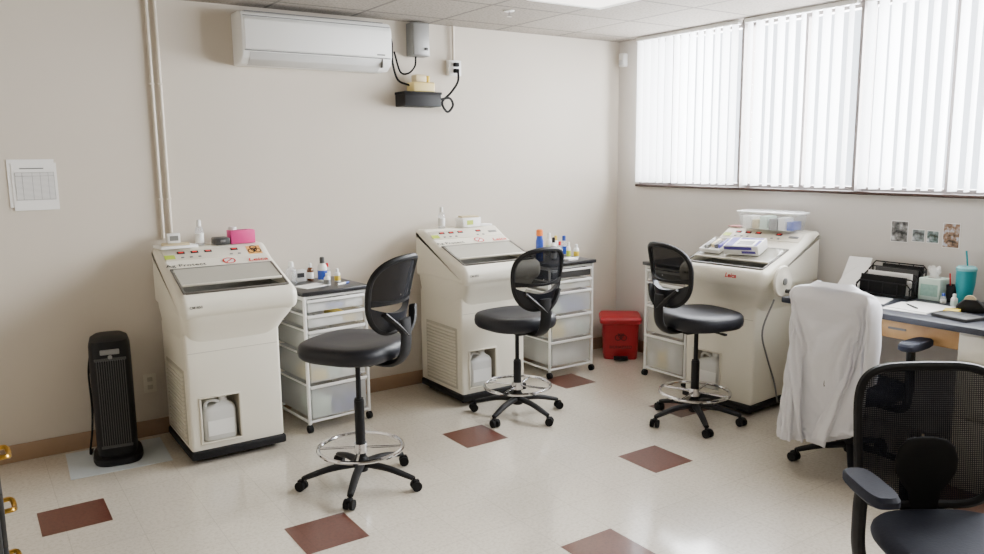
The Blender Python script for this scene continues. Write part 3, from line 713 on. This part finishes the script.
# second machine and cart
bottle('dropper_bottle','small clear bottle standing at the left of the middle machine top','bottle',(-1.93,-.15,DZ),.026,.16,M_clear,M_white,M_white)
k=thing('slide_box','white slide box with green print on the middle machine top','box',(-1.70,-.16,DZ),.1); MB().box(0,0,.035,.17,.10,.07,.003).build('carton',M_white,k); MB().box(-.02,-.0505,.035,.06,.001,.035).build('print',M_green,k)
k=MB().box(0,0,.006,.14,.09,.012,.002).build('glove_packet',M_tan); tag(k,'tan flat packet lying on the slide box','packet',None,(-1.69,-.15,DZ+.07),-.2)
k=MB().box(0,0,.006,.12,.09,.012,.002).build('note_pad',M_paper); tag(k,'white note pad at the right end of the middle machine top','note pad',None,(-1.56,-.15,DZ),.15)
bottle('spray_can','blue spray can at the left front of the second drawer cart','spray can',(-1.14,-.33,CZ),.03,.25,M_blue,mat('orange_cap',rgb(230,120,40),.4),None,.2,.8)
bottle('reagent_bottle','yellow bottle on the second drawer cart','bottle',(-1.06,-.24,CZ),.026,.15,M_yellow,M_white)
bottle('reagent_bottle','tan bottle with yellow cap behind the others on the second drawer cart','bottle',(-.99,-.14,CZ),.03,.20,M_tan,M_yellow)
bottle('reagent_bottle','white bottle with black cap on the second drawer cart','bottle',(-.95,-.27,CZ),.026,.17,M_white,M_black,M_grey)
bottle('reagent_bottle','clear bottle with blue cap at the right end of the second drawer cart','bottle',(-.80,-.22,CZ),.030,.17,M_clear,M_blue,M_blue)
bottle('reagent_bottle','white bottle with white cap at the back of the second drawer cart','bottle',(-.88,-.12,CZ),.028,.19,M_white,M_white,M_mint)
bottle('reagent_bottle','clear bottle with red cap beside the white bottles on the second drawer cart','bottle',(-.87,-.25,CZ),.024,.13,M_clear,M_redink,M_white)
bottle('reagent_bottle','yellow-capped white bottle at the back right corner of the second drawer cart','bottle',(-.79,-.10,CZ),.026,.16,M_white,M_yellow,M_tan)
bottle('reagent_bottle','small yellow-labelled bottle with white cap at the right front of the second drawer cart','bottle',(-.785,-.36,CZ),.022,.11,M_white,M_white,M_yellow)
bottle('reagent_bottle','small dark bottle with white cap on the second drawer cart','bottle',(-1.02,-.36,CZ),.022,.12,M_dark,M_white,M_paper)
bottle('reagent_bottle','slim white bottle with green label at the front of the second drawer cart','bottle',(-.855,-.345,CZ),.018,.13,M_white,M_white,M_green)
k=MB().box(0,0,.008,.11,.08,.016,.002).build('note_block',M_paper); tag(k,'white note block at the front of the second drawer cart','note block',None,(-.92,-.44,CZ),.1)
# third machine
gm=T(*C3,rz=C3R)
sb=thing('storage_bin','clear plastic storage bin with white rim on the window machine','storage bin'); sb.matrix_world=gm@T(.035,.15,DZ)
R=[super_ring(w,d,z,6,40) for w,d,z in ((.205,.088,0),(.21,.092,.004),(.228,.102,.122))]
MB().rings(R,cap=False).build('tub',M_tub,sb)
MB().rings([super_ring(w,d,z,6,40) for w,d,z in ((.226,.100,.116),(.240,.112,.116),(.240,.112,.126),(.226,.100,.126),(.226,.100,.116))],cap=False).build('rim',M_white,sb)
MB().rings([super_ring(w,d,z,6,40) for w,d,z in ((.226,.100,.118),(.226,.100,.126),(.205,.085,.132))]).build('lid',mat('lid_clear',rgb(240,242,244),.2,alpha=.40),sb)
for k,(x,w_,h_,m_) in enumerate(((-.155,.07,.09,M_paper),(-.085,.05,.07,M_tan),(-.02,.06,.095,M_mint),(.05,.06,.08,M_grey),(.11,.05,.09,M_paper),(.165,.045,.065,M_blue))): MB().bb(x-w_/2,x+w_/2,-.078,.05+.01*(k%2),.004,h_,.006,T(0,0,0,0,0,.03*(k-2))).build('tub_contents',m_,sb)
k=thing('glove_box','white and purple carton lying on the window machine glass','carton'); k.matrix_world=gm@s1(.05,.54,.0135)@Matrix.Rotation(.12,4,'Z')
MB().box(0,0,.034,.25,.14,.068,.002).build('carton',M_white,k)
fp=MB(); fp.box(-.02,-.0705,.05,.20,.001,.022); fp.box(.055,-.0705,.022,.10,.001,.018); fp.build('front_print',M_purple,k)
tp=MB(); tp.box(-.085,0,.0685,.055,.136,.001); tp.box(.035,.052,.0685,.16,.022,.001); tp.box(.105,-.02,.0685,.022,.09,.001); tp.build('top_print',M_purple,k); MB().box(.02,-.015,.0685,.11,.055,.0012).build('opening',M_grey,k)
k=thing('slide_tray','white slide tray beside the purple carton on the window machine','tray'); k.matrix_world=gm@s1(-.19,.58,.0135)
ty=MB(); ty.box(0,0,.004,.16,.20,.008,.002)
for sx,sy,wx,wy in ((-.078,0,.006,.2),(.078,0,.006,.2),(0,-.098,.16,.006),(0,.098,.16,.006)): ty.box(sx,sy,.015,wx,wy,.03,.002)
ty.build('tray_base',M_paper,k)
for q in range(4): MB().box(-.05+.033*q,.02*(q%2),.022,.026,.12-.02*(q%3),.028,.003).build('tray_insert',[M_grey,M_tan,M_dark,M_purple][q],k)
k=MB().box(0,0,.004,.12,.10,.007,.001).build('paper_pad',mat('pink_paper',rgb(206,150,150),.7)); tag(k,'pinkish paper pad at the left of the window machine top','paper pad'); k.matrix_world=gm@T(-.255,.185,DZ)
# ------------------------------------------------------------ bench on the right
BZ=.87
wt=MB().bb(-.77,-.002,-5.2,-2.29,BZ-.035,BZ,.005).build('worktop',M_desk); tag(wt,'dark blue-black continuous worktop along the window wall','worktop')
ap=thing('drawer_unit','light wooden drawer unit hung under the dark worktop','drawer unit',(0,0,0))
MB().bb(-.655,-.1,-3.31,-2.45,BZ-.155,BZ-.036,.003).build('drawer_case',M_wood,ap); MB().bb(-.672,-.655,-3.30,-2.46,BZ-.15,BZ-.042,.004).build('drawer_front',M_wood,ap)
MB().bb(-.680,-.672,-3.02,-2.92,BZ-.10,BZ-.088,.002).build('pull',M_grey,ap)
bc=thing('bench_cabinet','off-white drawer cabinet under the right end of the worktop','cabinet',(-.38,-3.62,0))
MB().bb(-.35,.36,-.30,.30,.0,BZ-.036,.004).build('cabinet_body',M_cream2,bc)
z=BZ-.05
for h in (.14,.3,.34):
    d=MB().bb(-.368,-.35,-.29,.29,z-h+.01,z,.004).build('drawer',M_cream,bc); MB().bb(-.385,-.368,-.07,.07,z-h*.45,z-h*.45+.014,.004).build('handle',M_grey,d); z-=h
bp=MB().bb(-.60,-.02,-2.35,-2.31,0,BZ-.036,.003).build('bench_support',M_cream2); tag(bp,'off-white end panel holding the left end of the worktop','panel')
fs=thing('file_sorter','black open desktop file rack with papers, on the worktop by the loose sheets','file rack',(-.18,-2.645,BZ),-PI/2)
f=MB(); f.bb(-.175,.175,-.10,.10,0,.008,.002)
for k in range(5):
    yy=-.088+k*.044; hh=.085+k*.026
    f.tube([(-.168,yy,.006),(-.168,yy,hh-.02),(-.15,yy,hh),(.15,yy,hh),(.168,yy,hh-.02),(.168,yy,.006)],.0045,6)
    for xx in (-.09,0,.09): f.cyl((xx,yy,.006),(xx,yy,hh),.003,seg=6)
for sx in (-1,1): f.tube([(sx*.168,-.095,.05),(sx*.168,.09,.165)],.0045,6)
f.build('rack_frame',M_black,fs)
for k in range(4):
    MB().bb(-.155+.02*k,.13+.010*k,-.072+k*.044,-.060+k*.044,.009,.12+.022*k,.001,T(0,0,0,-.05)).build('folder',[M_blackm,M_paper,M_dark,M_blackm][k],fs)
ls=thing('loose_sheets','white loose sheets leaning on the wall at the left end of the worktop','paper',(-.035,-2.385,BZ+.002))
for k,(ry,rz_,h_) in enumerate(((-.62,.10,.24),(-.75,-.12,.21))):
    m_=T(-.16-.03*k,.0+.01*k,0,0,-ry,rz_)
    MB().bb(-.001,.001,-.075,.075,.0,h_,0,m_).build('sheet',M_paper,ls,smooth=False)
k=MB().box(0,0,.002,.21,.28,.0035).build('paper_sheet',M_paper,smooth=False); tag(k,'white paper sheet lying in front of the file rack','paper','paper sheets on the worktop',(-.46,-2.64,BZ),.25)
k=thing('notebook','closed dark notebook lying at the front right end of the worktop','notebook',(-.58,-3.24,BZ),-.2)
MB().box(0,0,.009,.15,.20,.018,.002).build('cover',M_dark,k); MB().box(.002,0,.009,.150,.194,.012).build('pages',M_paper,k)
k=MB().box(0,0,.010,.075,.075,.020,.001).build('sticky_notes',M_yellow); tag(k,'yellow sticky note block on the worktop in front of the tape dispenser','sticky notes',None,(-.47,-3.155,BZ),.3)
tb=thing('tissue_box','pale mint tissue box on the worktop in front of the wall','tissue box',(-.13,-2.885,BZ),-PI/2)
MB().box(0,0,.065,.125,.12,.13,.004).build('carton',M_mint,tb)
MB().box(0,-.0605,.06,.10,.001,.07).build('side_print',mat('mint_print',rgb(150,190,176),.6,noise=.25,scale=60),tb)
MB().lathe([(0,.1302),(.035,.1302),(.035,.1312),(0,.1312)],24).build('opening',M_grey,tb)
ti=MB()
ti.rings([[(r*math.cos(2*PI*k/24)*(1+.3*math.sin(3*k)),.6*r*math.sin(2*PI*k/24),.131+z+.012*math.sin(5*k)*(z/.06)) for k in range(24)] for r,z in ((.026,0),(.02,.02),(.034,.045),(.03,.06),(.006,.05))]); ti.build('tissue',M_paper,tb)
pc=thing('pen_cup','black pen cup on the worktop between tissue box and tumbler','pen cup',(-.13,-2.998,BZ))
MB().lathe([(0,0),(.036,0),(.04,.10),(.036,.10),(.033,.01),(0,.01)],24).build('cup',M_black,pc)
for k in range(5):
    a=k*1.3; MB().cyl((.015*math.cos(a),.015*math.sin(a),.012),(.03*math.cos(a),.03*math.sin(a),.15+.01*(k%3)),.004,seg=8).build('pen',[M_blue,M_white,M_redink,M_grey,M_ink][k],pc)
tu=thing('tumbler','teal drinking tumbler with lid and straw on the worktop','tumbler',(-.175,-3.08,BZ))
MB().lathe([(0,0),(.036,0),(.038,.01),(.042,.07),(.05,.12),(.052,.20),(0,.20)],28).build('tumbler_body',M_teal,tu); MB().lathe([(.0,.20),(.054,.20),(.054,.215),(.044,.225),(0,.226)],28).build('lid',mat('teal_clear',rgb(120,190,196),.2),tu)
MB().cyl((.01,0,.22),(.025,.02,.31),.005,seg=10).build('straw',M_teal,tu)
bottle('small_bottle','small white bottle right in front of the teal tumbler on the worktop','bottle',(-.28,-3.075,BZ),.018,.075,M_white,M_white,M_mint)
bottle('small_bottle','small clear bottle with blue cap between pen cup and paper stack on the worktop','bottle',(-.25,-3.00,BZ),.016,.065,M_clear,M_blue,M_white)
td=thing('tape_dispenser','black tape dispenser at the right end of the worktop','tape dispenser',(-.36,-3.20,BZ),.4)
MB().prism([(-.07,0),(.07,0),(.07,.03),(.03,.07),(-.03,.07),(-.06,.035),(-.07,.03)],-.025,.025,.005).build('dispenser_body',M_black,td); MB().cyl((-.012,.005,.062),(.012,.005,.062),.03,seg=20).build('tape_roll',M_tan,td)
for i,(x,y,r,l) in enumerate([(-.50,-2.96,.12,'white paper sheet on the worktop edge, lowest of the stack'),(-.46,-2.98,-.06,'white paper sheet angled across the stack on the worktop')]):
    k=MB().box(0,0,.002+.004*i,.29,.24,.0035).build('paper_sheet',M_paper,smooth=False); tag(k,l,'paper','paper sheets on the worktop',(x,y,BZ),r)
k=thing('ballpoint_pen','dark pen lying on the white papers on the worktop','pen',(-.50,-2.95,BZ+.0125),.9)
MB().cyl((-.07,0,0),(.05,0,0),.0045).build('barrel',M_ink,k); MB().cyl((.05,0,0),(.07,0,0),.0045,.001).build('tip',M_grey,k)
# wall photos
PH=[(-2.53,-2.64,1.18,1.315,'photo print with dark figure, farthest left on the window wall',[(.35,rgb(40,42,44)),(.5,rgb(130,130,128)),(.65,rgb(220,220,222))]),
    (-2.665,-2.745,1.19,1.27,'small grey photo print, second from left on the window wall',[(.35,rgb(70,72,70)),(.5,rgb(140,150,150)),(.65,rgb(210,212,216))]),
    (-2.755,-2.83,1.19,1.268,'small greenish photo print, third from left on the window wall',[(.35,rgb(50,60,50)),(.5,rgb(120,140,140)),(.65,rgb(225,225,230))]),
    (-2.85,-2.95,1.17,1.32,'tall photo print with warm tones, farthest right on the window wall',[(.35,rgb(50,40,36)),(.5,rgb(150,120,96)),(.65,rgb(200,205,215))])]
for i,(a,b,z0,z1,l,st) in enumerate(PH):
    t=thing('wall_photo',l,'photo print',(0,(a+b)/2,z0),0,'photo prints on the window wall')
    w=abs(b-a)/2
    MB().bb(-.003,-.0005,-w,w,0,z1-z0).build('paper_border',M_paper,t,smooth=False)
    MB().bb(-.0042,-.003,-w+.004,w-.004,.004,z1-z0-.004).build('picture',mat_ramp('photo_%d'%i,st,22+i*4,.35),t,smooth=False)
# left foreground cabinet with brass pulls
lc=thing('side_cabinet','dark cabinet with brass pulls at the left edge of the room','cabinet',(-5.142,-2.0,0))
MB().bb(-.25,.235,-.35,.30,.04,.70,.004).build('cabinet_body',M_dark,lc); MB().bb(-.26,.24,-.36,.305,.70,.715,.004).build('cabinet_top',M_black,lc)
for z0,z1 in ((.06,.26),(.28,.48),(.50,.69)):
    d=MB().bb(.235,.25,-.34,.29,z0,z1,.003).build('drawer',M_dark,lc)
    zz=(z0+z1)/2+.05
    for yy in (.22,):
        MB().tube(catmull([(.25,yy-.06,zz),(.283,yy-.055,zz),(.29,yy,zz-.016),(.283,yy+.055,zz),(.25,yy+.06,zz)],6),.010).build('pull',M_brass,d)
# ------------------------------------------------------------ ceiling fittings
M_diff=mat('light_diffuser',(1.0,.95,.87,1),.5,emit=2.1)
M_diff2=mat('light_diffuser_dim',(1.0,.95,.87,1),.5,emit=.3)
for (x,y,l,md) in [(-1.56,-1.75,'recessed fluorescent ceiling light nearest the window corner',M_diff),(-1.45,-4.3,'recessed fluorescent ceiling light over the front right of the room',M_diff),(-3.2,-4.9,'recessed fluorescent ceiling light beside the camera position',M_diff2),(-1.45,-6.6,'recessed fluorescent ceiling light at the back of the room',M_diff2)]:
    t=thing('ceiling_light',l,'ceiling light',(x,y,H),0,'recessed ceiling lights')
    f=MB(); f.bb(-.305,.305,.58,.61,-.012,0); f.bb(-.305,.305,-.61,-.58,-.012,0); f.bb(-.305,-.275,-.58,.58,-.012,0); f.bb(.275,.305,-.58,.58,-.012,0); f.build('light_frame',M_white,t,smooth=False)
    MB().bb(-.275,.275,-.58,.58,-.008,-.001).build('diffuser',md,t,smooth=False)
t=thing('sprinkler_head','small sprinkler head in the ceiling near the corner light','sprinkler',(-1.72,-.75,H))
MB().lathe([(0,-.006),(.035,-.006),(.035,0),(0,0)],20).build('escutcheon',M_white,t); MB().lathe([(0,-.04),(.018,-.04),(.018,-.036),(.006,-.034),(.006,-.006),(0,-.006)],16).build('sprinkler_nozzle',M_chrome,t)
# ------------------------------------------------------------ light : overcast sky plus soft daylight through the window
W=bpy.data.worlds.new('World'); SC.world=W; W.use_nodes=True
W.node_tree.nodes['Background'].inputs[0].default_value=(.82,.90,1,1); W.node_tree.nodes['Background'].inputs[1].default_value=3.6
ld=bpy.data.lights.new('daylight','AREA'); ld.shape='RECTANGLE'; ld.size=1.7; ld.size_y=4.8; ld.energy=1450; ld.color=(.96,.98,1)
lo_=bpy.data.objects.new('daylight',ld); COL.objects.link(lo_); lo_.location=(.75,-2.35,2.15); lo_.rotation_euler=(0,PI/2,0)
# ------------------------------------------------------------ camera
a,p,r=math.radians(34.194),math.radians(8.856),math.radians(-.641)
fw=Vector((math.sin(a)*math.cos(p),math.cos(a)*math.cos(p),-math.sin(p))); rt=Vector((math.cos(a),-math.sin(a),0)); up=rt.cross(fw)
rt2=rt*math.cos(r)+up*math.sin(r); up2=-rt*math.sin(r)+up*math.cos(r)
cd=bpy.data.cameras.new('camera'); cam=bpy.data.objects.new('camera',cd); COL.objects.link(cam)
mw=Matrix.Identity(4)
for i in range(3): mw[i][0]=rt2[i]; mw[i][1]=up2[i]; mw[i][2]=-fw[i]
mw[0][3],mw[1][3],mw[2][3]=-4.923,-5.221,1.755
cam.matrix_world=mw; cd.sensor_width=36; cd.lens=36*782.6/984; cd.clip_start=.05
SC.camera=cam
